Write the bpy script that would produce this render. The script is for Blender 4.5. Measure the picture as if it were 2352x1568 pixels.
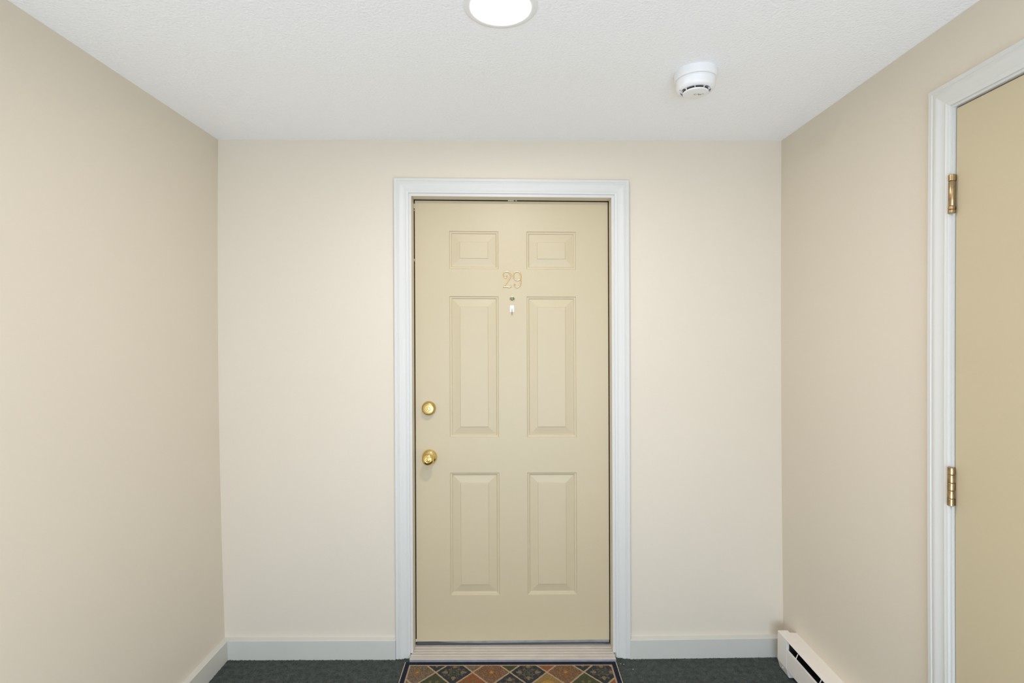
import bpy, math, random
from mathutils import Vector
random.seed(29)
for o in list(bpy.data.objects): bpy.data.objects.remove(o)
sc = bpy.context.scene
col = sc.collection
PI = math.pi

# ------------------------------------------------------------------ camera
CZ = 1.507                      # eye height
CY = -2.47
cam_d = bpy.data.cameras.new('camera')
cam = bpy.data.objects.new('camera', cam_d); col.objects.link(cam)
cam_d.sensor_width = 36.0
cam_d.lens = 1210.0 / 2352.0 * 36.0
cam_d.clip_start = 0.02
cam.location = (0, CY, CZ)
YAW = math.atan(5.0 / 1210.0); PITCH = math.atan(18.0 / 1210.0)
cam.rotation_euler = (PI/2 - PITCH, 0, -YAW)
sc.camera = cam

# ------------------------------------------------------------------ light
sc.view_settings.view_transform = 'Standard'
sc.view_settings.look = 'None'
sc.view_settings.exposure = -0.035
sc.view_settings.gamma = 1.0
sc.view_settings.use_curve_mapping = False
sc.cycles.max_bounces = 16
sc.cycles.diffuse_bounces = 12
sc.cycles.sample_clamp_indirect = 6.0
sc.cycles.use_denoising = True
LAMP_L = 228.0
LAMP_C = (1.0, 0.925, 0.93)
REAR_FILL_L = 150.0
W = bpy.data.worlds.new('sky'); sc.world = W; W.use_nodes = True
W.node_tree.nodes['Background'].inputs[0].default_value = (0.65, 0.80, 1.0, 1)
W.node_tree.nodes['Background'].inputs[1].default_value = 1.75
REAR_Y = -4.3
wl = bpy.data.lights.new('rear_fill_light', 'AREA')  # fill light added behind the viewer, no such source is seen
wl.shape = 'RECTANGLE'; wl.size = 1.98; wl.size_y = 1.4
wl.energy = 74; wl.color = (0.635, 0.785, 1.0)
wlo = bpy.data.objects.new('rear_fill_light', wl); col.objects.link(wlo)
wlo.location = (0.05, REAR_Y - 0.14, 0.76)
wlo.rotation_euler = (PI/2, 0, 0)   # -Z axis towards +Y

# ------------------------------------------------------------------ materials
def mat(name, color, rough=0.6, metal=0.0, spec=0.5, noise=None, bump=None, emit=None, coat=0.0, tint=None):
    """noise=(scale, amount) varies the paint, bump=(scale, strength, distance, detail)"""
    m = bpy.data.materials.new(name); m.use_nodes = True
    nt = m.node_tree; b = nt.nodes['Principled BSDF']
    b.inputs['Base Color'].default_value = (*color, 1)
    b.inputs['Roughness'].default_value = rough
    b.inputs['Metallic'].default_value = metal
    b.inputs['Specular IOR Level'].default_value = spec
    b.inputs['Coat Weight'].default_value = coat
    tc = nt.nodes.new('ShaderNodeTexCoord')
    if noise:
        n = nt.nodes.new('ShaderNodeTexNoise'); n.inputs['Scale'].default_value = noise[0]
        n.inputs['Detail'].default_value = 6
        nt.links.new(tc.outputs['Object'], n.inputs['Vector'])
        r = nt.nodes.new('ShaderNodeValToRGB'); k = noise[1]
        r.color_ramp.elements[0].position = 0.3; r.color_ramp.elements[1].position = 0.7
        r.color_ramp.elements[0].color = (*[c*(1-k) for c in color], 1)
        hi = tint or [min(1, c*(1+k)) for c in color]
        r.color_ramp.elements[1].color = (*hi, 1)
        nt.links.new(n.outputs['Fac'], r.inputs['Fac']); nt.links.new(r.outputs['Color'], b.inputs['Base Color'])
    if bump:
        n = nt.nodes.new('ShaderNodeTexNoise'); n.inputs['Scale'].default_value = bump[0]
        n.inputs['Detail'].default_value = bump[3] if len(bump) > 3 else 3
        nt.links.new(tc.outputs['Object'], n.inputs['Vector'])
        bp = nt.nodes.new('ShaderNodeBump'); bp.inputs['Strength'].default_value = bump[1]
        bp.inputs['Distance'].default_value = bump[2]
        nt.links.new(n.outputs['Fac'], bp.inputs['Height']); nt.links.new(bp.outputs['Normal'], b.inputs['Normal'])
    if emit:
        b.inputs['Emission Color'].default_value = (*emit[:3], 1)
        b.inputs['Emission Strength'].default_value = emit[3]
    return m

M = {}
M['wall'] = mat('cream_wall_paint', (0.70, 0.635, 0.525), 0.55, spec=0.35, noise=(1.3, 0.012), bump=(170, 0.12, 0.002))
M['white'] = mat('white_trim_paint', (0.650, 0.650, 0.615), 0.42, spec=0.45, noise=(3, 0.01), bump=(90, 0.05, 0.001))
M['base'] = mat('grey_white_baseboard_paint', (0.58, 0.575, 0.52), 0.45, noise=(5, 0.02), bump=(60, 0.06, 0.001))
M['door'] = mat('beige_door_paint', (0.555, 0.475, 0.315), 0.42, spec=0.45, noise=(1.7, 0.015), bump=(220, 0.07, 0.001))
M['jamb'] = mat('beige_jamb_paint', (0.70, 0.63, 0.49), 0.5, noise=(8, 0.03))
M['strip'] = mat('dark_brown_weatherstrip', (0.016, 0.008, 0.004), 0.8)
M['sweep'] = mat('grey_aluminium_sweep', (0.36, 0.38, 0.39), 0.45, 0.6, noise=(20, 0.15))
M['rubber'] = mat('dark_sweep_rubber', (0.07, 0.075, 0.075), 0.8)
M['sill'] = mat('worn_painted_wood', (0.53, 0.485, 0.43), 0.6, noise=(14, 0.06), bump=(120, 0.15, 0.001))
M['front_shade'] = mat('shaded_edge_grey', (0.27, 0.27, 0.295), 0.6, noise=(30, 0.15))  # shade on the threshold's front face put into the grey
M['brass'] = mat('polished_brass', (0.84, 0.64, 0.27), 0.10, 1.0, bump=(40, 0.02, 0.001))
M['satin'] = mat('satin_brass', (0.62, 0.45, 0.17), 0.30, 1.0, bump=(300, 0.03, 0.001))
M['gilt'] = mat('bright_gilt', (0.90, 0.66, 0.34), 0.24, 1.0)
M['antique'] = mat('antique_brass', (0.42, 0.30, 0.165), 0.3, 1.0, noise=(60, 0.25), bump=(150, 0.1, 0.001))
M['keydark'] = mat('dark_keyway', (0.05, 0.03, 0.015), 0.5, 0.8)
M['heater'] = mat('heater_enamel', (0.82, 0.78, 0.72), 0.4, noise=(4, 0.02))
M['black'] = mat('black_interior', (0.010, 0.009, 0.008), 0.6)
M['fin'] = mat('dull_aluminium_fin', (0.18, 0.18, 0.18), 0.5, 0.7)
M['plastic'] = mat('white_plastic', (0.84, 0.84, 0.835), 0.35, bump=(200, 0.02, 0.001))
M['plasticgrey'] = mat('grey_vent_plastic', (0.40, 0.40, 0.40), 0.6)
M['mark'] = mat('grey_moulded_mark', (0.22, 0.22, 0.21), 0.6)
M['lens'] = mat('glowing_diffuser', (0.9, 0.9, 0.9), 0.5, emit=(*LAMP_C, LAMP_L))
M['lensfill'] = mat('glowing_diffuser_fill', (0.9, 0.9, 0.9), 0.5, emit=(*LAMP_C, REAR_FILL_L))
M['glass'] = mat('dark_glass', (0.10, 0.16, 0.17), 0.05, coat=1.0, spec=0.8)
M['hookw'] = mat('translucent_white_plastic', (0.86, 0.90, 0.96), 0.25, spec=0.6)
M['wire'] = mat('brown_metal_wire', (0.30, 0.21, 0.11), 0.4, 0.8)
M['binding'] = mat('tan_rug_binding', (0.44, 0.35, 0.25), 0.9, noise=(300, 0.2))
M['bounce_floor'] = mat('pale_bounce_tile', (0.80, 0.78, 0.75), 0.4, noise=(6, 0.03))
M['pane'] = mat('window_pane', (0.95, 0.97, 1.0), 0.02)
M['pane'].node_tree.nodes['Principled BSDF'].inputs['Transmission Weight'].default_value = 1.0
M['lint'] = mat('white_lint', (0.8, 0.8, 0.78), 0.8)

# ceiling: fine sprayed stipple
def ceiling_mat():
    m = bpy.data.materials.new('stippled_white_ceiling'); m.use_nodes = True
    nt = m.node_tree; b = nt.nodes['Principled BSDF']
    b.inputs['Base Color'].default_value = (0.935, 0.945, 0.965, 1)
    b.inputs['Roughness'].default_value = 0.5; b.inputs['Specular IOR Level'].default_value = 0.4
    tc = nt.nodes.new('ShaderNodeTexCoord')
    n1 = nt.nodes.new('ShaderNodeTexNoise'); n1.inputs['Scale'].default_value = 120; n1.inputs['Detail'].default_value = 3
    n1.inputs['Distortion'].default_value = 0.0
    v = nt.nodes.new('ShaderNodeTexVoronoi'); v.inputs['Scale'].default_value = 130; v.feature = 'SMOOTH_F1'
    for n in (n1, v): nt.links.new(tc.outputs['Object'], n.inputs['Vector'])
    mx = nt.nodes.new('ShaderNodeMath'); mx.operation = 'SUBTRACT'
    nt.links.new(n1.outputs['Fac'], mx.inputs[0]); 
    ml = nt.nodes.new('ShaderNodeMath'); ml.operation = 'MULTIPLY'; ml.inputs[1].default_value = 0.55
    nt.links.new(v.outputs['Distance'], ml.inputs[0]); nt.links.new(ml.outputs[0], mx.inputs[1])
    bp = nt.nodes.new('ShaderNodeBump'); bp.inputs['Strength'].default_value = 0.5; bp.inputs['Distance'].default_value = 0.004
    nt.links.new(mx.outputs[0], bp.inputs['Height']); nt.links.new(bp.outputs['Normal'], b.inputs['Normal'])
    return m
M['ceiling'] = ceiling_mat()

def carpet_mat():
    m = bpy.data.materials.new('dark_green_grey_carpet'); m.use_nodes = True
    nt = m.node_tree; b = nt.nodes['Principled BSDF']
    b.inputs['Roughness'].default_value = 0.95; b.inputs['Specular IOR Level'].default_value = 0.1
    tc = nt.nodes.new('ShaderNodeTexCoord')
    n = nt.nodes.new('ShaderNodeTexNoise'); n.inputs['Scale'].default_value = 260; n.inputs['Detail'].default_value = 4
    n2 = nt.nodes.new('ShaderNodeTexNoise'); n2.inputs['Scale'].default_value = 45; n2.inputs['Detail'].default_value = 3
    r = nt.nodes.new('ShaderNodeValToRGB')
    r.color_ramp.elements[0].position = 0.32; r.color_ramp.elements[1].position = 0.72
    r.color_ramp.elements[0].color = (0.034, 0.041, 0.038, 1); r.color_ramp.elements[1].color = (0.110, 0.128, 0.118, 1)
    ad = nt.nodes.new('ShaderNodeMath'); ad.operation = 'MULTIPLY_ADD'; ad.inputs[1].default_value = 0.4
    sb = nt.nodes.new('ShaderNodeMath'); sb.operation = 'MULTIPLY'; sb.inputs[1].default_value = 0.6
    for q in (n, n2): nt.links.new(tc.outputs['Object'], q.inputs['Vector'])
    nt.links.new(n.outputs['Fac'], sb.inputs[0]); nt.links.new(n2.outputs['Fac'], ad.inputs[0]); nt.links.new(sb.outputs[0], ad.inputs[2])
    nt.links.new(ad.outputs[0], r.inputs['Fac']); nt.links.new(r.outputs['Color'], b.inputs['Base Color'])
    bp = nt.nodes.new('ShaderNodeBump'); bp.inputs['Strength'].default_value = 0.8; bp.inputs['Distance'].default_value = 0.004
    nt.links.new(n.outputs['Fac'], bp.inputs['Height']); nt.links.new(bp.outputs['Normal'], b.inputs['Normal'])
    return m
M['carpet'] = carpet_mat()

def rug_mat():
    m = bpy.data.materials.new('woven_rug_pile'); m.use_nodes = True
    nt = m.node_tree; b = nt.nodes['Principled BSDF']
    b.inputs['Roughness'].default_value = 0.95; b.inputs['Specular IOR Level'].default_value = 0.1
    a = nt.nodes.new('ShaderNodeVertexColor'); a.layer_name = 'weave'
    tc = nt.nodes.new('ShaderNodeTexCoord')
    n = nt.nodes.new('ShaderNodeTexNoise'); n.inputs['Scale'].default_value = 420; n.inputs['Detail'].default_value = 2
    r = nt.nodes.new('ShaderNodeValToRGB')
    r.color_ramp.elements[0].color = (0.55, 0.55, 0.55, 1); r.color_ramp.elements[1].color = (1.45, 1.45, 1.45, 1)
    mm = nt.nodes.new('ShaderNodeMixRGB'); mm.blend_type = 'MULTIPLY'; mm.inputs[0].default_value = 1
    nt.links.new(tc.outputs['Object'], n.inputs['Vector']); nt.links.new(n.outputs['Fac'], r.inputs['Fac'])
    nt.links.new(a.outputs['Color'], mm.inputs[1]); nt.links.new(r.outputs['Color'], mm.inputs[2])
    nt.links.new(mm.outputs[0], b.inputs['Base Color'])
    bp = nt.nodes.new('ShaderNodeBump'); bp.inputs['Strength'].default_value = 0.5; bp.inputs['Distance'].default_value = 0.003
    nt.links.new(n.outputs['Fac'], bp.inputs['Height']); nt.links.new(bp.outputs['Normal'], b.inputs['Normal'])
    return m
M['rug'] = rug_mat()

# ------------------------------------------------------------------ mesh helpers
def link(name, me, parent=None, **props):
    o = bpy.data.objects.new(name, me); col.objects.link(o)
    if parent is not None:
        o.parent = parent
        if parent.type == 'EMPTY':
            o.location = -Vector(base_of(parent))
    for k, v in props.items():
        if v is not None: o[k] = v
    return o

def base_of(e):
    return e.location if e.parent is None else e.location + e.parent.location

def empty(name, loc, **props):
    o = bpy.data.objects.new(name, None); col.objects.link(o); o.location = loc
    o.empty_display_size = 0.1
    for k, v in props.items():
        if v is not None: o[k] = v
    return o

class MB:
    def __init__(s): s.v = []; s.f = []; s.m = []; s.mats = []
    def mi(s, m):
        if m not in s.mats: s.mats.append(m)
        return s.mats.index(m)
    def add(s, vs, fs, m):
        b = len(s.v); s.v += [tuple(p) for p in vs]; k = s.mi(m)
        for f in fs: s.f.append([b+i for i in f]); s.m.append(k)
    def box(s, a, b, m, fn=None, nz=1):
        """box from corner a to corner b, cut nz times up its height, fn maps each corner"""
        vs = []; fs = []
        for k in range(nz+1):
            z = a[2] + (b[2]-a[2])*k/nz
            vs += [(a[0], a[1], z), (b[0], a[1], z), (b[0], b[1], z), (a[0], b[1], z)]
        if fn: vs = [fn(*p) for p in vs]
        for k in range(nz):
            q = 4*k
            for i in range(4):
                j = (i+1) % 4; fs.append((q+i, q+j, q+4+j, q+4+i))
        fs.append((3, 2, 1, 0)); q = 4*nz; fs.append((q, q+1, q+2, q+3))
        s.add(vs, fs, m)
    def lathe(s, prof, o, u, v, w, m, n=40, cap0=True, cap1=True):
        """prof [(r, h)] turned about axis w through o"""
        vs = []; fs = []
        for r, h in prof:
            for i in range(n):
                a = 2*PI*i/n; vs.append(o + u*(r*math.cos(a)) + v*(r*math.sin(a)) + w*h)
        for k in range(len(prof)-1):
            for i in range(n):
                j = (i+1) % n; fs.append((k*n+i, k*n+j, (k+1)*n+j, (k+1)*n+i))
        if cap0: fs.append(tuple(reversed(range(n))))
        if cap1: q = (len(prof)-1)*n; fs.append(tuple(range(q, q+n)))
        s.add(vs, fs, m)
    def tube(s, pts, r, m, n=10, flat=1.0, axis=None, taper=None):
        pts = [Vector(p) for p in pts]; vs = []; fs = []
        ax = Vector(axis) if axis else Vector((0, 1, 0))
        for k, p in enumerate(pts):
            t = (pts[min(k+1, len(pts)-1)] - pts[max(k-1, 0)]).normalized()
            a = t.cross(ax)
            if a.length < 1e-4: a = t.cross(Vector((1, 0, 0.01)))
            a.normalize(); c = a.cross(t).normalized()
            rr = r*(taper[k] if taper else 1)
            for i in range(n):
                g = 2*PI*i/n; vs.append(p + a*(rr*math.cos(g)) + c*(rr*flat*math.sin(g)))
        for k in range(len(pts)-1):
            for i in range(n):
                j = (i+1) % n; fs.append((k*n+i, k*n+j, (k+1)*n+j, (k+1)*n+i))
        fs.append(tuple(reversed(range(n)))); q = (len(pts)-1)*n; fs.append(tuple(range(q, q+n)))
        s.add(vs, fs, m)
    def sweep(s, prof, stations, m, closed=True):
        """prof n points per station already placed: stations = list of lists of 3d points"""
        n = len(stations[0]); vs = [p for st in stations for p in st]; fs = []
        for k in range(len(stations)-1):
            for i in range(n if closed else n-1):
                j = (i+1) % n; fs.append((k*n+i, k*n+j, (k+1)*n+j, (k+1)*n+i))
        if closed:
            fs.append(tuple(reversed(range(n)))); q = (len(stations)-1)*n; fs.append(tuple(range(q, q+n)))
        s.add(vs, fs, m)
    def build(s, name, parent=None, smooth=False, bevel=None, **props):
        me = bpy.data.meshes.new(name); me.from_pydata(s.v, [], s.f); me.update()
        for m in s.mats: me.materials.append(M[m] if isinstance(m, str) else m)
        me.polygons.foreach_set('material_index', s.m)
        import bmesh
        bm = bmesh.new(); bm.from_mesh(me); bmesh.ops.recalc_face_normals(bm, faces=bm.faces); bm.to_mesh(me); bm.free()
        if smooth:
            me.polygons.foreach_set('use_smooth', [True]*len(me.polygons))
            me.set_sharp_from_angle(angle=math.radians(38))
        o = link(name, me, parent, **props)
        if bevel:
            b = o.modifiers.new('soft_edges', 'BEVEL'); b.width = bevel; b.segments = 2; b.limit_method = 'ANGLE'
            b.harden_normals = False
        return o

X, Y, Z = Vector((1, 0, 0)), Vector((0, 1, 0)), Vector((0, 0, 1))
def catmull(p, k=8):
    out = []; q = [p[0]] + list(p) + [p[-1]]
    for i in range(1, len(q)-2):
        a, b, c, d = [Vector(t) for t in q[i-1:i+3]]
        for j in range(k):
            t = j/k
            out.append(0.5*((2*b) + (c-a)*t + (2*a-5*b+4*c-d)*t*t + (3*b-a-3*c+d)*t**3))
    out.append(Vector(p[-1])); return out

# ------------------------------------------------------------------ room shell
H = 2.408                       # ceiling height
FZ = -0.021                     # top of the carpet
DF = 0.062                      # depth of the door face behind the wall face
def xl(z): t = 1 - z/H; return -1.3569 - 0.0455*t + 0.0605*t*t    # plaster is a little out of plumb
def xr(z): t = 1 - z/H; return 1.2695 + 0.0042*t + 0.0246*t*t
def dm(x, z):                   # the hung frame is a few millimetres out of square
    t = (2.21 - z)/2.21; s = (x + 0.55)/1.1
    return x + (0.003 + 0.012*s)*t, z + (-0.009*(1-t) + 0.008*t)*s

wb = MB()                       # wall with the doorway: three slabs round the opening
def fb(x, y, z):
    if x < -1.2: x = xl(z) - 0.1
    elif x > 1.2: x = xr(z) + 0.1
    return x, y, z
OX0, OX1, OZ = -0.475, 0.497, 2.165
wb.box((-1.45, 0, FZ-.03), (OX0, 0.14, H+.05), 'wall', fb, 10)
wb.box((OX1, 0, FZ-.03), (1.45, 0.14, H+.05), 'wall', fb, 10)
wb.box((OX0, 0, OZ), (OX1, 0.14, H+.05), 'wall')
wb.build('wall_back', kind='structure', label='cream painted end wall around the panelled door', category='wall')
wb = MB()
wb.box((-1, 0.14, FZ-.03), (-1.1, REAR_Y, H+.05), 'wall', lambda x, y, z: ((xl(z) if x > -1.05 else xl(z)-.1), y, z), 12)
wb.build('wall_left', kind='structure', label='plain cream painted wall to the left of the entry', category='wall')
# doorway in the right wall
DY0, DY1 = -0.951, -1.889       # opening
fr = lambda x, y, z: ((xr(z) if x < 1.05 else xr(z)+.14), y, z)
wb = MB()
wb.box((1, 0.14, FZ-.03), (1.1, DY0, H+.05), 'wall', fr, 12)
wb.box((1, DY1, FZ-.03), (1.1, REAR_Y, H+.05), 'wall', fr, 12)
wb.box((1, DY0, 2.160), (1.1, DY1, H+.05), 'wall', fr, 2)
wb.build('wall_right', kind='structure', label='cream painted wall with the plain door and heater', category='wall')
wb = MB()                       # wall behind the viewer, with an opening added for fill light
wb.box((-1.46, REAR_Y, FZ-.03), (1.46, REAR_Y-.1, 0.04), 'wall')
wb.box((-1.46, REAR_Y, 1.48), (1.46, REAR_Y-.1, H+.05), 'wall')
wb.box((-1.46, REAR_Y, 0.04), (-0.97, REAR_Y-.1, 1.48), 'wall')
wb.box((1.07, REAR_Y, 0.04), (1.46, REAR_Y-.1, 1.48), 'wall')
wb.build('wall_rear', kind='structure', label='cream wall with an opening added for fill light behind the viewer', category='wall')
wf = MB()  # frame of an unseen opening, added to let fill light in
for a, b in (((-.97, .04), (-.92, 1.48)), ((1.02, .04), (1.07, 1.48)), ((.03, .09), (.07, 1.43)), ((-.92, .04), (1.02, .09)), ((-.92, 1.43), (1.02, 1.48))):
    wf.box((a[0], REAR_Y-.02, a[1]), (b[0], REAR_Y-.08, b[1]), 'white')
wf.build('fill_window_1', kind='structure', label='white frame of the opening added for fill light behind the viewer', category='window')

cb = MB(); cb.box((-1.5, 0.14, H), (1.5, REAR_Y-.1, H+.1), 'ceiling')
ceiling = cb.build('ceiling', kind='structure', label='white stippled ceiling', category='ceiling')
fbm = MB(); fbm.box((-1.5, 0.14, -0.12), (1.5, -1.6, FZ-.0004), 'carpet')
fbm.box((-1.5, -1.6, -0.12), (1.5, REAR_Y-.1, FZ), 'bounce_floor')  # pale floor added out of view to bounce light onto the ceiling
floor = fbm.build('floor', kind='structure', label='dark green grey carpeted floor', category='floor')
# carpet nap: an uneven looped surface over the part of the floor near the door
nx, ny = 700, 190
x0, x1, y0, y1 = -1.36, 1.31, 0.0, -0.72
vs = []
for j in range(ny+1):
    for i in range(nx+1):
        vs.append((x0+(x1-x0)*i/nx + random.uniform(-.0012, .0012), y0+(y1-y0)*j/ny + random.uniform(-.0012, .0012),
                   FZ - 0.001 + random.random()**2*0.0040 + max(0, min(1, (x0+(x1-x0)*i/nx - .57)/.72))*.008*(1 - j/ny)))
fs = [(j*(nx+1)+i, (j+1)*(nx+1)+i, (j+1)*(nx+1)+i+1, j*(nx+1)+i+1) for j in range(ny) for i in range(nx)]
me = bpy.data.meshes.new('carpet_pile'); me.from_pydata(vs, [], fs); me.materials.append(M['carpet']); me.update()
link('carpet_pile', me, floor, kind='stuff')

# ------------------------------------------------------------------ baseboards
BH, BT = 0.069, 0.022
def board(name, a, b, label, wallfn=None, axis='x'):
    """a..b run; profile: flat face, sloped top edge"""
    prof = [(0, FZ), (BT, FZ), (BT, BH-.001), (BT-.002, BH+.0005), (0, BH+.0065)]
    st = []
    for k in range(2):
        p = (a, b)[k]
        if axis == 'x': st.append([(p, -d, z) for d, z in prof])
        else: st.append([(wallfn(z) + (d if wallfn is xl else -d), p, z) for d, z in prof])
    m = MB(); m.sweep(None, st, 'base')
    return m.build(name, kind='structure', label=label, category='baseboard')
board('baseboard_back_left', xl(.08)+.0, -0.5360, 'grey white baseboard between the left corner and the door')
bbr = board('baseboard_back_right', 0.5660, xr(.08)-.0, 'grey white baseboard between the door and the heater')
board('baseboard_left', 0.0, REAR_Y, 'grey white baseboard along the left wall', xl, 'y')
board('baseboard_right', -1.965, REAR_Y, 'grey white baseboard beyond the plain door', xr, 'y')

for v_ in bbr.data.vertices:
    if v_.co.x > 1.0: v_.co.z += .008

# ------------------------------------------------------------------ door casings
PROF = [(0, 0), (0, .0165), (.0015, .018), (.0135, .018), (.0150, .0160), (.0175, .0158), (.0215, .0172), (.0265, .0178),
        (.0315, .0168), (.0370, .0148), (.0440, .0128), (.0560, .0112), (.0585, .0120), (.0615, .0105), (.0690, .0095), (.0700, .0085), (.0700, 0)]
PROF = [(w*.95, h) for w, h in PROF]
CW = 0.0665
def casing(parent, a, b, top, to3, zs=0.0):
    """a, b outer edges along the wall, top outer height"""
    sg = 1 if b > a else -1
    for e, s in ((a, sg), (b, -sg)):
        st = []
        for k in range(9):
            t = k/8
            st.append([to3(e + s*w, zs + (top - w - zs)*t, h) for w, h in PROF])
        m = MB(); m.sweep(None, st, 'white'); m.build('casing_leg', parent, smooth=True)
    st = []
    for k in range(5):
        t = k/4
        st.append([to3((a + sg*w)*(1-t) + (b - sg*w)*t, top - w, h) for w, h in PROF])
    m = MB(); m.sweep(None, st, 'white'); m.build('casing_head', parent, smooth=True)

tr = empty('trim_1', (0.01, 0, 0), kind='structure', label='white moulded casing around the beige panelled door', category='door trim')
def tb(x, z, h):
    x2, z2 = dm(x, z); return (x2, -h, z2 if z > 0.05 else z)
casing(tr, -0.5385, 0.5535, 2.2290, tb, FZ)
# jamb of the back door: white front edge, beige faces, dark strip behind the gap
JW = 0.4585                     # inner face of left jamb, right one mirrored with the frame
JX0, JX1, JZ = -0.4600, 0.4735, 2.1490
jb = MB()
def jf(x, y, z):
    x2, z2 = dm(x, z); return (x2, y, z2 if z > 0.1 else z)
def jamb_piece(x0_, x1_, z0_, z1_, name, nz):
    m = MB(); m.box((x0_, 0.0, z0_), (x1_, 0.002, z1_), 'white', jf, nz)
    m.box((x0_, -0.0035, z0_), (x1_, 0.001, z1_), 'white', jf, nz)
    m.box((x0_, 0.002, z0_), (x1_, 0.139, z1_), 'jamb', jf, nz)
    return m
j1 = jamb_piece(JX0-.0148, JX0, 0.0005, JZ, 'jamb_side', 8); j1.build('jamb_side', tr)
j2 = jamb_piece(JX1, JX1+.0148, 0.0005, JZ, 'jamb_side', 8); j2.build('jamb_side', tr)
j3 = jamb_piece(JX0-.0148, JX1+.0148, JZ, JZ+.0148, 'jamb_head', 1); j3.build('jamb_head', tr)
GAP = 0.0048
st = MB()                       # weatherstrip lines the rebate behind the door's edges
st.box((JX0, DF+.012, .002), (JX0+.02, DF+.05, JZ), 'strip', jf, 8)
st.build('weatherstrip', tr)
st = MB(); st.box((JX1-.02, DF+.012, .002), (JX1, DF+.05, JZ), 'strip', jf, 8); st.build('weatherstrip', tr)
st = MB(); st.box((JX0, DF+.012, JZ-.02), (JX1, DF+.05, JZ), 'strip', jf, 1); st.build('weatherstrip', tr)
# brown backing seen in the gap sides
for a_, b_ in ((JX0-.0001, JX0+.0012), (JX1-.0012, JX1+.0001)):
    st = MB(); st.box((a_, DF-.001, .002), (b_, DF+.03, JZ), 'strip', jf, 8); st.build('weatherstrip', tr)
st = MB(); st.box((JX0, DF-.001, JZ-.0012), (JX1, DF+.03, JZ+.0001), 'strip', jf, 1); st.build('weatherstrip', tr)
# chips of white paint bridging the gap
for cx, cz, cw, ch in ((-.4578, 2.118, .003, .022), (-.4580, 2.098, .002, .006), (.005, 2.1475, .028, .003), (.030, 2.1475, .006, .003), (-.4570, .022, .004, .012), (-.4583, 1.86, .002, .012)):
    m = MB(); m.box((cx-cw/2, DF-.002, cz-ch/2), (cx+cw/2, DF+.003, cz+ch/2), 'white', jf); m.build('paint_chip', tr, bevel=0.0006)

# ------------------------------------------------------------------ back door
LX0, LX1, LZ0, LZ1 = JX0+GAP, JX1-GAP, 0.0155, JZ-GAP
def df(x, z, h=0.0): x2, z2 = dm(x, z); return (x2, DF - h, z2)
PX = [(-0.2915, -0.0565), (0.0785, 0.3145)]
PZ = [(0.2400, 0.8360), (1.0075, 1.6880), (1.8190, 2.0000)]
leaf = MB()
xs = [LX0, PX[0][0], PX[0][1], PX[1][0], PX[1][1], LX1]
zs = [LZ0, PZ[0][0], PZ[0][1], PZ[1][0], PZ[1][1], PZ[2][0], PZ[2][1], LZ1]
vs = [df(x, z) for z in zs for x in xs]; fs = []
for j in range(7):
    for i in range(5):
        if i in (1, 3) and j in (1, 3, 5): continue
        fs.append((j*6+i, j*6+i+1, (j+1)*6+i+1, (j+1)*6+i))
leaf.add(vs, fs, 'door')
# edges and back of the slab
ring = [(LX0, LZ0), (LX1, LZ0), (LX1, LZ1), (LX0, LZ1)]
f4 = [df(*p) for p in ring]; b4 = [df(p[0], p[1], -.044) for p in ring]
leaf.add(f4 + b4, [(0, 1, 5, 4), (1, 2, 6, 5), (2, 3, 7, 6), (3, 0, 4, 7), (7, 6, 5, 4)], 'door')
door = leaf.build('door_1', kind='structure', label='closed beige six panel door with brass number 29', category='door')
RINGS = [(0, 0), (.0012, -.0030), (.0030, -.0045), (.0075, -.0048), (.0098, -.0056), (.0122, -.0094), (.0145, -.0098), (.0500, -.0040), (.0512, -.0014), (.0530, -.0012)]
for (z0_, z1_) in reversed(PZ):
    for (x0_, x1_) in PX:
        m = MB(); vs = []; fs = []
        for d, h in RINGS:
            vs += [df(x0_+d, z0_+d, h), df(x1_-d, z0_+d, h), df(x1_-d, z1_-d, h), df(x0_+d, z1_-d, h)]
        for k in range(len(RINGS)-1):
            for i in range(4):
                j = (i+1) % 4; fs.append((4*k+i, 4*k+j, 4*k+4+j, 4*k+4+i))
        q = 4*(len(RINGS)-1); fs.append((q, q+1, q+2, q+3))
        m.add(vs, fs, 'door'); m.build('raised_panel', door)
# sweep under the door, sagging to the left
m = MB()
pts = [(LX0+.002, 0.0060), (LX1-.001, 0.0060), (LX1-.001, 0.0170), (LX0+.03, 0.0158), (LX0+.002, 0.0150)]
vs = [df(x, z, .001) for x, z in pts] + [df(x, z, -.04) for x, z in pts]
m.add(vs, [(0, 1, 2, 3, 4), (9, 8, 7, 6, 5)] + [(i, (i+1) % 5, (i+1) % 5+5, i+5) for i in range(5)], 'sweep')
m.build('door_sweep', door, label='grey metal sweep')
m = MB()
pts = [(LX0+.001, 0.0008), (LX1-.002, 0.0008), (LX1-.002, 0.0042), (LX0+.30, 0.0060), (LX0+.16, 0.0100), (LX0+.10, 0.0155), (LX0+.001, 0.0155)]
vs = [df(x, z, .0022) for x, z in pts] + [df(x, z, -.03) for x, z in pts]
m.add(vs, [tuple(range(7)), tuple(range(13, 6, -1))] + [(i, (i+1) % 7, (i+1) % 7+7, i+7) for i in range(7)], 'rubber')
m.build('sweep_gasket', door, label='dark rubber gasket')

def at_door(px, pz, y=None): return Vector((px, DF if y is None else y, pz))
nY = -Y
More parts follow.
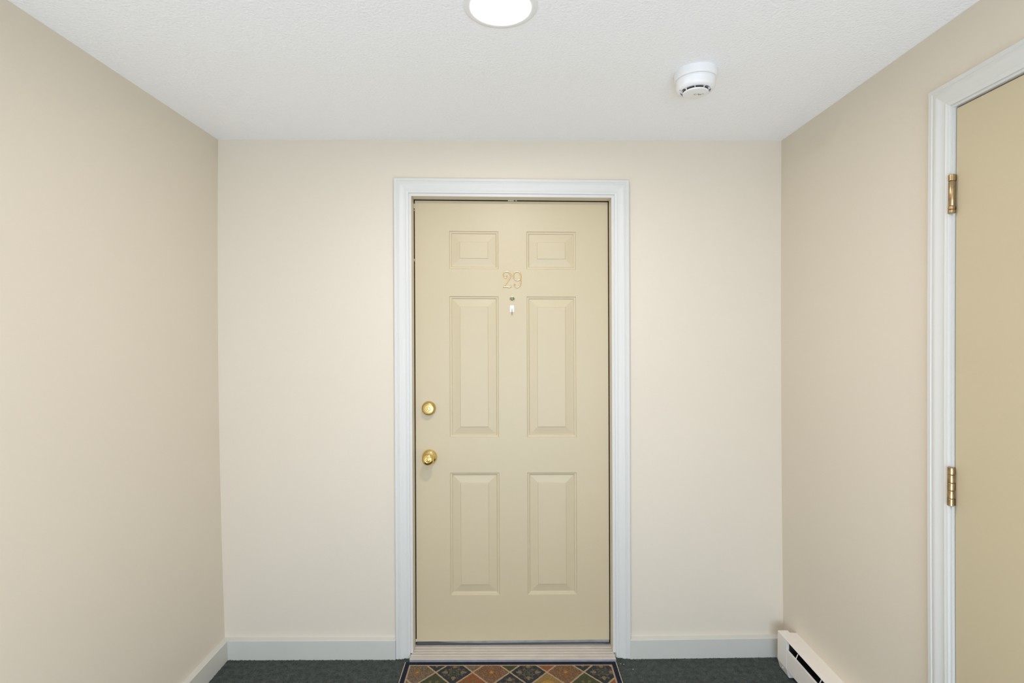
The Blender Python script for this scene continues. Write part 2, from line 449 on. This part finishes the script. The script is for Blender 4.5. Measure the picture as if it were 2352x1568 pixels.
# deadbolt
c = at_door(-0.3895, 1.1480)
m = MB(); m.lathe([(.0338, 0), (.0342, .002), (.0335, .007), (.0318, .015), (.0298, .022), (.0278, .0262), (.0255, .0275), (.0108, .0278), (.0100, .0245), (.0085, .0240), (.0085, .0250), (0.0001, .0250)], c, X, Z, nY, 'satin', 56)
dbo = m.build('deadbolt', door, smooth=True, label='round brass deadbolt')
m = MB(); m.lathe([(.0066, .0246), (.0062, .0258), (.0040, .0260), (.0001, .0260)], c, X, Z, nY, 'brass', 32); 
m.box(tuple(c + Vector((-.0009, -.0270, -.0042))), tuple(c + Vector((.0009, -.0255, .0042))), 'keydark')
m.build('lock_cylinder', dbo, smooth=True, label='keyhole face')
# knob
c = at_door(-0.3860, 0.9130)
m = MB(); m.lathe([(.0360, 0), (.0365, .002), (.0355, .0060), (.0325, .0115), (.0275, .0160), (.0205, .0190), (.0165, .0215), (.0001, .0215)], c, X, Z, nY, 'brass', 56)
kn = m.build('door_knob', door, smooth=True, label='polished brass knob')
m = MB(); m.lathe([(.0145, .018), (.0150, .028), (.0185, .034), (.0250, .041), (.0283, .048), (.0289, .053), (.0275, .059), (.0235, .0645), (.0185, .0672), (.0145, .0680), (.0128, .0655), (.0001, .0650)], c, X, Z, nY, 'brass', 56)
m.build('knob_grip', kn, smooth=True)
m = MB(); m.lathe([(.0098, .0645), (.0098, .0685), (.0085, .0700), (.0060, .0705), (.0056, .0690), (.0001, .0690)], c, X, Z, nY, 'brass', 36)
m.box(tuple(c + Vector((-.0010, -.0710, -.0040))), tuple(c + Vector((.0010, -.0685, .0040))), 'keydark')
m.build('lock_cylinder', kn, smooth=True, label='keyhole button')
# house number: two brass figures of bent rod
def fig(name, strokes, label):
    m = MB()
    for pts, balls in strokes:
        P = [Vector((0.0116 + (1120 + u/9.8 - 1176.5)*0.002092, DF - .0034, 1.6760 - (600 + v/9.8 - 694.5)*0.002092)) for u, v in pts]
        Pc = catmull(P, 6)
        m.tube(Pc, .0025, 'gilt', 10, 1.0)
        for bi, br in balls:
            m.lathe([(br*math.sin(PI*k/8)+1e-5, -br*math.cos(PI*k/8)) for k in range(9)], P[bi], X, Z, nY, 'gilt', 14)
    return m.build(name, door, smooth=True, label=label)
fig('number_digit', [([(432, 430), (425, 458), (398, 466), (368, 442), (353, 400), (365, 352), (400, 328), (440, 323), (488, 345), (515, 385), (516, 430), (490, 490), (450, 545), (408, 598), (375, 645), (360, 670)], [(0, .0036), (-1, .0030)]),
                     ([(360, 671), (400, 661), (440, 664), (485, 673), (515, 666), (532, 650)], [(4, .0031)])], 'brass figure 2')
fig('number_digit', [([(745, 478), (750, 430), (738, 375), (705, 335), (660, 322), (615, 340), (588, 390), (584, 440), (604, 490), (640, 518), (685, 522), (722, 505), (742, 488), (752, 530), (746, 590), (722, 645), (680, 674), (640, 672), (612, 645), (605, 612)], [(-1, .0036), (12, .0034)])], 'brass figure 9')
# peephole
c = at_door(0.0115, 1.6740)
m = MB(); m.lathe([(.0125, 0), (.0125, .0015), (.0115, .0030), (.0098, .0034), (.0092, .0022), (.0001, .0022)], c, X, Z, nY, 'satin', 32)
ph = m.build('peephole', door, smooth=True, label='round brass peephole')
m = MB(); m.lathe([(.0090, .0020), (.0082, .0038), (.0060, .0052), (.0030, .0060), (.0001, .0062)], c, X, Z, nY, 'glass', 28)
m.build('peephole_lens', ph, smooth=True, label='dark glass lens')

# adhesive hook below the peephole
hk = empty('adhesive_hook', (0.0105, DF, 1.625), label='small white adhesive hook stuck under the peephole', category='hook')
m = MB(); m.box((.0012, DF-.0022, 1.6105), (.0198, DF, 1.6425), 'hookw'); m.build('mounting_plate', hk, bevel=.002)
m = MB(); m.tube(catmull([(.0105, DF-.004, 1.626), (.0105, DF-.004, 1.614), (.0105, DF-.005, 1.602), (.0105, DF-.010, 1.5975), (.0105, DF-.015, 1.600), (.0105, DF-.0155, 1.606)], 6), .0013, 'wire', 8, axis=(1, 0, 0))
m.build('wire_hook', hk, smooth=True, label='thin brown wire hook')

# ------------------------------------------------------------------ threshold
th = empty('door_threshold', (0.01, 0, 0), label='worn ribbed wooden threshold under the panelled door', category='threshold')
prof = [(-.0500, FZ+.001), (-.0500, -.0060), (-.0500, -.0016), (-.0470, -.0002), (-.0440, -.0016), (-.0400, -.0018), (-.0385, -.0004), (-.0360, -.0004), (-.0345, -.0018)]
y = -.022
for k in range(4):
    prof += [(y, -.0018), (y+.0012, .0004), (y+.0048, .0004), (y+.0060, -.0018)]; y += .0205
prof += [(.100, -.0018), (.100, FZ+.001)]
def th_x(side, yy):
    if yy < 0.0: return (-.4645 if side < 0 else .4925)
    return (-.4565 if side < 0 else .4895)
m = MB(); m.sweep(None, [[(th_x(s, yy), yy, zz) for yy, zz in prof] for s in (-1, 1)], 'sill'); m.build('ribbed_board', th, smooth=False)
m = MB(); m.sweep(None, [[(x_, yy, zz) for yy, zz in ((-.0500, FZ+.001), (-.0520, FZ+.001), (-.0522, -.0040), (-.0500, -.0036))] for x_ in (-.4640, .4920)], 'front_shade'); m.build('front_shade_strip', th, label='added strip, grey for the shaded front edge')

# ------------------------------------------------------------------ second door, in the right wall
tr2 = empty('trim_2', (1.27, -1.42, 0), kind='structure', label='white moulded casing around the plain door on the right', category='door trim')
t2 = lambda s, z, h: (xr(z) - h, s, z)
casing(tr2, -0.8880, -1.9600, 2.2265, t2, FZ)
def jr(x, y, z): return (xr(z) + x, y, z)
JI0, JI1, JT = -0.9620, -1.8800, 2.1530
for y0_, y1_, z0_, z1_, nm in ((DY0, JI0, FZ, JT, 'jamb_side'), (DY1, JI1, FZ, JT, 'jamb_side'), (DY0, DY1, JT, JT+.010, 'jamb_head')):
    m = MB(); m.box((-.004, y0_, z0_), (.139, y1_, z1_), 'white', jr, 8 if nm == 'jamb_side' else 1); m.build(nm, tr2)
for y0_, y1_, z0_, z1_ in ((JI0, JI0-.014, 0, JT), (JI1, JI1+.014, 0, JT), (JI0, JI1, JT-.014, JT)):
    m = MB(); m.box((.052, y0_, z0_), (.09, y1_, z1_), 'white', jr, 8 if z0_ == 0 else 1); m.build('door_stop', tr2)
m = MB(); m.box((.0025, JI0-.003, .000), (.050, JI1+.003, JT-.0045), 'door', jr, 12)
door2 = m.build('door_2', kind='structure', bevel=.0015, label='plain flat beige door on the right wall', category='door')
for hz, long_ in ((1.9055, True), (1.0670, False), (.24, False)):
    hh = .0555
    cx = xr(hz) - .0085; cy = JI0 - .0015
    m = MB()
    m.box((cx+.012, cy-.0012, hz-hh+.002), (cx+.040, cy+.0008, hz+hh-.002), 'antique')
    hg = m.build('hinge', door2, label='antique brass hinge')
    cuts = [1, .66, -.62, -.80, -1] if long_ else [1, .62, .2, -.2, -.62, -1]
    for q, (a_, b_) in enumerate(zip(cuts[:-1], cuts[1:])):
        m = MB(); r = .0088 if (a_-b_) < 1 else .0082
        o_ = Vector((cx, cy, hz + b_*hh))
        L = (a_-b_)*hh
        m.lathe([(r*.90, .0003), (r, .0014), (r, L-.0014), (r*.90, L-.0003)], o_, X, Y, Z, 'antique', 28)
        if q % 2 == 0:
            m.box((cx+.002, cy-.0030, hz+b_*hh+.0008), (cx+.0125, cy+.0010, hz+a_*hh-.0008), 'keydark')
        m.build('hinge_knuckle', hg, smooth=True)
# knob of that door, on its near edge
c = Vector((xr(.95)+.0025, JI1+.07, .95)); nX = -X
m = MB(); m.lathe([(.0330, 0), (.0335, .002), (.0322, .0055), (.0225, .0125), (.0145, .0200), (.0135, .028), (.0230, .041), (.0268, .053), (.0215, .0640), (.0130, .0670), (.0001, .0670)], c, Y, Z, nX, 'brass', 48)
m.build('door_knob', door2, smooth=True, label='brass knob')

# ------------------------------------------------------------------ electric baseboard heater
ht = empty('baseboard_heater', (1.26, -.44, 0), label='low white electric baseboard heater along the right wall', category='heater')
HW = xr(.1)                     # wall face at heater height
HY0, HY1, CAP = -0.096, -0.800, 0.079
HT = 0.1560; HF = FZ + .001
def hx(d): return HW - d
def hsweep(prof, ya, yb, m_, name, parent=ht, **kw):
    m = MB(); m.sweep(None, [[(hx(d), yy, z) for d, z in prof] for yy in (ya, yb)], m_); return m.build(name, parent, **kw)
hsweep([(.0005, HF), (.0005, HT-.006), (.004, HT-.006), (.004, HF)], HY0-.020, HY1+.004, 'heater', 'back_plate')
top = hsweep([(.0005, HT-.003), (.0005, HT), (.060, HT+.0015), (.0772, HT+.0008), (.0775, HT-.0012), (.0765, HT-.0016), (.060, HT-.0012)], HY0-.018, HY1+.018, 'heater', 'top_cover')
hsweep([(.0745, .0285), (.0765, .0290), (.0765, .1150), (.0752, .1172), (.0715, .1175), (.0715, .1160), (.0745, .1145)], HY0-CAP, HY1+CAP, 'heater', 'front_panel')
for ya, yb in ((HY0, HY0-CAP), (HY1, HY1+CAP)):
    cp = hsweep([(.030, HF+.009), (.0630, HF+.009), (.0655, HF+.011), (.0765, .027), (.0772, .030), (.0772, HT-.001), (.0765, HT+.0014), (.033, HT+.0014), (.030, HT+.0005)], ya, yb, 'heater', 'end_cap', bevel=.0012)
    m = MB(); m.lathe([(.0035, 0), (.0035, .001), (.0022, .0022), (.0001, .0024)], Vector((hx(.0712), (ya+yb)/2, .0120)), Y, Z, Vector((-.9, 0, -.43)), 'heater', 16); m.build('screw', cp, smooth=True)
hsweep([(.006, .060), (.062, .060), (.062, .098), (.006, .098)], HY0-CAP-.004, HY1+CAP+.004, 'black', 'heating_element')
hsweep([(.004, .006), (.012, .006), (.012, .152), (.004, .152)], HY0-.02, HY1+.02, 'black', 'inner_liner')
for ya in (HY0-CAP, HY1+CAP+.002):
    hsweep([(.012, .030), (.066, .030), (.066, .1535), (.012, .1535)], ya, ya-.002, 'black', 'slot_dark_sheet')  # black sheet added over the cap's inner side to darken the slot
y = HY0 - .146
k = 0
while y > HY1 + .1:
    m = MB(); m.sweep(None, [[(hx(d), yy, z) for d, z in ((.0560, .1540), (.0585, .1540), (.0750, .1165), (.0725, .1165))] for yy in (y, y-.003)], 'heater'); m.build('cover_bracket', ht)
    y -= .168
m = MB(); m.tube([(hx(.066), HY0-.155, .1435), (hx(.070), HY0-.155, .1440)], .0022, 'fin', 8); m.build('cover_screw', ht, smooth=True)
# fins of the element
fn = MB(); y = HY0 - CAP - .01
while y > HY1 + CAP:
    fn.box((hx(.064), y, .050), (hx(.014), y-.0006, .100), 'black'); y -= .006
fn.build('element_fins', ht, kind='stuff')

# ------------------------------------------------------------------ patterned rug
RX0, RX1, RY0, RY1 = -0.4820, 0.4900, -0.0525, -0.6620
RZ = FZ + .0085
TAN = (0.37, 0.27, 0.17); NAVY = (0.018, 0.022, 0.036)
DK = (0.035, 0.042, 0.045); BR = (0.135, 0.095, 0.062); OL = (0.060, 0.066, 0.036); RU = (0.215, 0.085, 0.040); GO = (0.24, 0.155, 0.065)
ROW0 = [BR, DK, BR, DK, BR, DK]          # tiles centred between crossings, row at y = -.143
UP = [RU, DK, BR, OL, RU, DK, BR]; LOW = [BR, OL, RU, DK, GO, OL, RU]
px_, py_ = 0.1665, 0.181; YC = -0.1265
def hsh(a, b): 
    v = math.sin(a*127.1 + b*311.7)*43758.5453; return v - math.floor(v)
def rugcol(x, y):
    ex = min(x-RX0, RX1-x); ey = min(RY0-y, y-RY1)
    e = min(ex, ey)
    if e < 0.0215: return NAVY
    if e < 0.0275: return TAN
    u = x/px_; v = (y-YC)/py_
    a = u + v; b = u - v         # lattice lines at integer a, integer b
    fa = a - math.floor(a); fb_ = b - math.floor(b)
    d = min(fa, 1-fa, fb_, 1-fb_)
    if d < 0.030: return TAN
    ia, ib = math.floor(a), math.floor(b)
    cu = (ia + ib + 1)/2; cv = (ia - ib)/2       # tile centre in lattice units
    row = round(cv*2)
    if row == 0: c = ROW0[int(math.floor(cu + 3)) % 6]
    elif row == 1: c = UP[int(round(cu + 3)) % 7]
    elif row == -1: c = LOW[int(round(cu + 3)) % 7]
    else: c = [BR, DK, OL, RU, GO][int(hsh(cu*2, row)*5)]
    lx = (u - cu); ly = (v - cv)*py_/px_
    r = math.hypot(lx, ly); th_ = math.atan2(ly, lx)
    n = hsh(round(x*400), round(y*400))
    if c is DK:
        # cross of four leaves round a rosette
        ax, ay = abs(lx), abs(ly); mxx, mnn = max(ax, ay), min(ax, ay)
        if r < .035: c = (0.11, 0.11, 0.085)
        elif r < .055: c = (0.040, 0.045, 0.042)
        elif r < .14 and n > .35: c = (0.075, 0.078, 0.058)
        elif .17 < mxx < .33 and mnn < .020 + (.33-mxx)*.42 and not (mxx < .21 and mnn > .045): c = (0.185, 0.135, 0.082)
        elif .13 < r < .20 and abs(math.sin(2*th_)) > .82 and n > .3: c = (0.150, 0.095, 0.055)
        elif .20 < r < .30 and abs(math.sin(4*th_)) > .8 and n > .5: c = (0.10, 0.085, 0.06)
    elif c is BR:
        if r < .06: c = (0.32, 0.14, 0.035) if r > .02 else (0.42, 0.27, 0.13)
        elif .06 < r < .2 and math.cos(4*th_) > .75: c = (0.21, 0.115, 0.05)
        elif n > .62: c = (0.175, 0.135, 0.098)
        if cu > -1 and r > .08: c = (c[0]*1.08, c[1]*.86, c[2]*.72)
    elif c is OL:
        if r < .10 and abs(lx) < .045: c = DK
        elif .12 < r < .22 and math.cos(6*th_) > .4: c = (0.14, 0.12, 0.055)
    elif c is RU:
        if r < .06: c = (0.10, 0.05, 0.035)
        elif .1 < r < .24 and math.cos(5*th_) > .5: c = (0.15, 0.115, 0.05)
    elif c is GO:
        if .10 < r < .2 : c = (0.34, 0.21, 0.055)
        elif r < .07: c = (0.05, 0.055, 0.05)
    k = .72 + .56*n
    return (c[0]*k, c[1]*k, c[2]*k)
stp = 0.0022
nx = int((RX1-RX0)/stp); ny = int((RY0-RY1)/stp)
vs = []; cols = []
for j in range(ny+1):
    for i in range(nx+1):
        x = RX0 + (RX1-RX0)*i/nx; y = RY0 + (RY1-RY0)*j/ny
        vs.append((x, y, RZ + random.uniform(-.0004, .0004))); cols.append((*rugcol(x, y), 1))
fs = [(j*(nx+1)+i, (j+1)*(nx+1)+i, (j+1)*(nx+1)+i+1, j*(nx+1)+i+1) for j in range(ny) for i in range(nx)]
b0 = len(vs)
vs += [(RX0, RY0, FZ+.001), (RX1, RY0, FZ+.001), (RX1, RY1, FZ+.001), (RX0, RY1, FZ+.001)]; cols += [(*NAVY, 1)]*4
tl, trr, brr, bl = 0, nx, ny*(nx+1)+nx, ny*(nx+1)
fs += [(b0, b0+1, trr, tl), (b0+1, b0+2, brr, trr), (b0+2, b0+3, bl, brr), (b0+3, b0, tl, bl)]
me = bpy.data.meshes.new('door_mat'); me.from_pydata(vs, [], fs); me.materials.append(M['rug'])
ca = me.color_attributes.new('weave', 'FLOAT_COLOR', 'POINT')
ca.data.foreach_set('color', [c for q in cols for c in q]); me.update()
rug = link('door_mat', me, None, label='navy bordered rug of patterned diamonds in front of the threshold', category='rug')
m = MB(); rr = .0028
m.tube([(RX0-.001, RY0, FZ+.0065), (RX0-.001, RY1, FZ+.0065)], rr, 'binding', 8, axis=(0, 0, 1)); m.build('edge_binding', rug, smooth=True, label='thin tan edge')
m = MB(); m.tube([(RX1+.001, RY0, FZ+.0065), (RX1+.001, RY1, FZ+.0065)], rr, 'binding', 8, axis=(0, 0, 1)); m.build('edge_binding', rug, smooth=True, label='thin tan edge')

# ------------------------------------------------------------------ ceiling downlights
def downlight(loc, lensmat, label):
    e = empty('ceiling_light', loc, label=label, category='ceiling light')
    c = Vector(loc)
    m = MB(); m.lathe([(.1025, 0), (.1025, .0022), (.1000, .0045), (.0930, .0058), (.0850, .0056), (.0790, .0044), (.0772, .0028), (.0770, 0)], c, X, Y, -Z, 'plastic', 64, False, False)
    m.build('trim_ring', e, smooth=True, label='white ring')
    m = MB(); m.lathe([(.0771, .0026), (.0650, .0034), (.0400, .0038), (.0001, .0040)], c, X, Y, -Z, lensmat, 64, False, True)
    m.build('diffuser', e, smooth=True, label='glowing round diffuser')
downlight((-0.0255, -1.0080, H), 'lens', 'round glowing downlight in the ceiling near the door')
downlight((0.0, -2.6, H), 'lensfill', 'unseen fill downlight added behind the viewer')  # extra lamp added out of view to brighten the room

# ------------------------------------------------------------------ smoke detector
c = Vector((0.6415, -0.6400, H))
sd = empty('smoke_detector', tuple(c), label='round white smoke detector on the ceiling', category='smoke detector')
m = MB(); m.lathe([(.0718, 0), (.0720, .002), (.0716, .0262), (.0703, .0285), (.0670, .0290), (.0001, .0290)], c, X, Y, -Z, 'plastic', 64, False, False)
m.build('mounting_base', sd, smooth=True)
m = MB(); m.lathe([(.0630, .0280), (.0665, .0305), (.0668, .0325), (.0655, .0340), (.0648, .0350), (.0642, .0510), (.0632, .0560), (.0605, .0605), (.0560, .0638), (.0515, .0652), (.0498, .0640), (.0490, .0575), (.0400, .0560)], c, X, Y, -Z, 'plastic', 64, False, False)
m.build('sensor_housing', sd, smooth=True)
m = MB(); m.lathe([(.0492, .0580), (.0001, .0580)], c, X, Y, -Z, 'plasticgrey', 48, True, True); m.lathe([(.0422, .0575), (.0422, .0640)], c, X, Y, -Z, 'plasticgrey', 48, False, False); m.lathe([(.0424, .0640), (.0424, .0690)], c, X, Y, -Z, 'black', 48, False, False)
m.build('sensor_grille', sd, label='grey recess of the grille')
m = MB(); m.lathe([(.0425, .0685), (.0430, .0708), (.0415, .0730), (.0360, .0742), (.0200, .0748), (.0001, .0750)], c, X, Y, -Z, 'plastic', 56, True, True)
capo = m.build('sensor_cap', sd, smooth=True)
for k in range(9):
    a = 2*PI*k/9 + .15; d_ = Vector((math.cos(a), math.sin(a), 0)); s_ = Vector((-math.sin(a), math.cos(a), 0))*.0011
    p0, p1 = c + d_*.041, c + d_*.0500
    m = MB(); vs = []
    for p in (p0, p1):
        for q in (s_, -s_):
            for zz in (.056, .0655 if p is p1 else .0705): vs.append(p + q - Z*zz)
    m.add(vs, [(0, 1, 3, 2), (4, 6, 7, 5), (0, 4, 5, 1), (2, 3, 7, 6), (1, 5, 7, 3), (0, 2, 6, 4)], 'plastic'); m.build('grille_rib', sd)
# grille wall between ribs at the far left, lit amber-free indicator window
m = MB(); m.lathe([(.0030, .0), (.0030, .0012), (.0001, .0014)], c + Vector((-.0545, -.0060, -.0632)), X, Y, -Z, 'plasticgrey', 16); m.build('indicator_window', sd, label='small grey indicator')
# faint slanted script moulded on the cap
S = .0010
def stroke(pts): 
    return [c + Vector((x*S + .008, -y*S, -.0751)) for x, y in pts]
m = MB()
for pts in ([(-14, -2), (-11, 4), (-7, 5)], [(-15, 4), (-9, -3)], [(-8, -6), (1, 7)], [(0, 3), (4, 3), (1, -1), (5, -2), (3, -5)], [(6, 1), (8, 3), (9, -1), (6, -3), (6, 1)], [(10, -4), (12, 3), (16, 4), (20, 3)]):
    m.tube(catmull(stroke(pts), 4), .0006, 'mark', 6)
m.build('moulded_script', capo, label='faint grey script')

# ------------------------------------------------------------------ lint on the carpet
LINT = ('white lint speck farthest right of the rug on the carpet', 'white lint speck nearest the threshold corner', 'white lint speck just right of the threshold corner speck')
for i, (lx_, ly_) in enumerate(((.560, -.100), (.512, -.060), (.526, -.064))):
    m = MB(); m.lathe([(.0012, 0), (.0016, .0008), (.0010, .0018), (.0001, .0020)], Vector((lx_, ly_, FZ+.0025)), X, Y, Z, 'lint', 7)
    m.build('lint_speck', None, label=LINT[i], category='lint', group='lint specks right of the rug')
